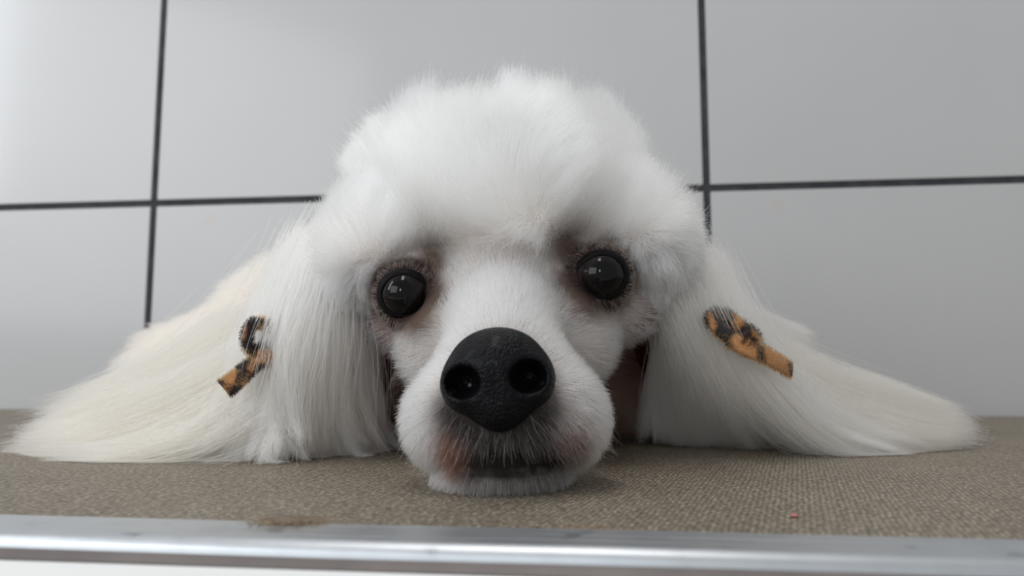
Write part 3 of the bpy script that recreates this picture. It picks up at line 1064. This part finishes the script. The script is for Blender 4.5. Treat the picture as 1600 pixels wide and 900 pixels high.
def ribbon(name, pts, width, thick, parent, face, mat=M_BOW, k=18, taper=1.0, dark=0.25):
    """a strip of plush along a path; face = direction its flat side looks to; fuzzy pile added as hair"""
    line = catmull(np.array([pts]), np.linspace(0, 1, k))[0]
    vs, fs = [], []
    m = 8
    for i in range(k):
        tan = unit(line[min(i + 1, k - 1)] - line[max(i - 1, 0)])
        sd = unit(np.cross(tan, face))
        up = np.cross(sd, tan)
        f = 1 + (taper - 1) * i / (k - 1)
        for j in range(m):
            a = 2 * math.pi * j / m
            x, y = math.cos(a), math.sin(a)
            vs.append(line[i] + sd * width / 2 * f * np.sign(x) * abs(x) ** 0.6 + up * thick / 2 * np.sign(y) * abs(y) ** 0.6)
    for i in range(k - 1):
        for j in range(m):
            a, b = i * m + j, i * m + (j + 1) % m
            fs.append((a, b, b + m, a + m))
    fs.append(tuple(range(m))[::-1])
    fs.append(tuple(range((k - 1) * m, k * m)))
    o = mesh_obj(name, np.array(vs) * 0.01, fs, mat, parent, True)
    va = np.array(vs)
    # pile
    npile = 2600
    i = rng.integers(0, k - 1, npile)
    j = rng.integers(0, m, npile)
    f = rng.random((npile, 1))
    f2 = rng.random((npile, 1))
    jj = (j + 1) % m
    p = (va[i * m + j] * (1 - f) + va[(i + 1) * m + j] * f) * (1 - f2) + (va[i * m + jj] * (1 - f) + va[(i + 1) * m + jj] * f) * f2
    ctr = line[i] * (1 - f) + line[i + 1] * f
    nn = unit(p - ctr)
    L = 0.07 + 0.06 * rng.random((npile, 1))
    t = np.linspace(0, 1, 4)[None, :, None]
    d = unit(nn + rng.normal(0, 0.35, (npile, 3)))
    P = p[:, None] + d[:, None] * L[:, None] * t
    rim = -(np.einsum('ij,ij->i', p - ctr[:, :], np.tile(unit(np.cross(line[-1] - line[0], face)), (npile, 1)))) / (width / 2)
    band = 1.0 * np.clip(rim, 0, 1.2) ** 3 + np.sin(p @ V3(5.2, 2.0, 4.4) + 1.6 * np.sin(p @ V3(2.1, 1.0, -3.0)))
    c = np.where((band > dark)[:, None], V3(0.02, 0.014, 0.012), V3(0.38, 0.18, 0.07))
    hair_object('pile', P, shade_jitter(c, 0.15), M_FUR, o, 0.0045, 0.002)
    return o


def bow(loc, label):
    e = bpy.data.objects.new('hair_bow', None)
    link(e)
    e.matrix_world = DOG_M
    tag(e, label, 'bow', group='plush bows tied in the ear hair')
    return e


b = bow(None, 'tiger striped plush bow half hidden by wavy hair, with a tan tail pointing down')
F = V3(-0.2, -1, 0.25)
ribbon('tail', [D(408, 556, 20.9), D(387, 577, 20.5), D(368, 594, 20.3), D(350, 608, 20.2)], 0.48, 0.14, b, F, taper=1.1)
ribbon('loop', [D(412, 556, 21.2), D(390, 545, 20.7), D(386, 520, 20.8), D(400, 503, 20.9), D(420, 513, 21.2), D(414, 545, 21.2)], 0.28, 0.12, b, F, M_BOW_DARK, dark=-0.3)
ribbon('knot', [D(422, 566, 21.1), D(412, 556, 20.9), D(404, 545, 21.1)], 0.34, 0.3, b, F)
ribbon('loop', [D(418, 545, 21.6), D(428, 510, 21.7), D(436, 484, 21.8), D(444, 492, 21.9), D(430, 530, 21.9)], 0.24, 0.12, b, F)
b2 = bow(None, 'fully visible tiger striped plush bow with dark fuzzy loop and plain orange tail')
ribbon('loop', [D(1166, 542, 21.2), D(1134, 524, 20.9), D(1112, 500, 21.2), D(1128, 492, 21.5), D(1154, 508, 21.4), D(1180, 528, 21.4), D(1172, 542, 21.3)], 0.42, 0.16, b2, V3(0.2, -1, 0.3), M_BOW_DARK, dark=-0.55)
ribbon('tail', [D(1140, 530, 20.9), D(1172, 545, 20.6), D(1205, 560, 20.7), D(1236, 578, 21.0)], 0.54, 0.14, b2, V3(0.2, -1, 0.45), M_BOW_TAN, taper=0.9, dark=1.2)
ribbon('knot', [D(1162, 550, 20.9), D(1170, 540, 20.7), D(1178, 526, 21.0)], 0.34, 0.26, b2, V3(0.2, -1, 0.3))

# ------------------------------------------------------------------ small things on the mat
n_l = 800
c0 = D(452, 814, 12.55)
c0[2] = 0.0
t = np.linspace(0, 1, 7)[None, :, None]
base = c0 + rng.normal(0, 1, (n_l, 3)) * V3(0.24, 0.05, 0.0) + V3(0, 0.05, 0.02)
dr = unit(rng.normal(0, 1, (n_l, 3)) * V3(1.2, 0.6, 0.25) + V3(0, 0, 0.12))
P = base[:, None] + dr[:, None] * t * (0.15 + 0.3 * rng.random((n_l, 1, 1))) + 0.05 * np.sin(rng.random((n_l, 1, 3)) * 6.28 + 5 * t)
P[..., 2] = np.clip(P[..., 2], 0.012, 0.13)
lint = hair_object('lint', P, shade_jitter(np.tile(V3(0.15, 0.10, 0.06), (n_l, 1)), 0.4), M_FUR, None, 0.0055, 0.003)
lint.matrix_world = DOG_M
del lint['kind']
tag(lint, 'small brown tuft of shed hair on the mat against the metal edging', 'lint')
bm = bmesh.new()
bmesh.ops.create_icosphere(bm, subdivisions=2, radius=0.0007)
for v in bm.verts:
    v.co *= 1 + 0.25 * math.sin(v.co.x * 5200 + v.co.y * 3100)
    v.co.z *= 0.45
crumb = bm_obj('crumb', bm, M_CRUMB, None, True)
cp = D(1240, 797, 13.4)
crumb.location = DOG_M @ Vector((cp[0] * 0.01, cp[1] * 0.01, 0.0003))
tag(crumb, 'tiny pinkish red crumb lying alone on the woven mat', 'crumb')
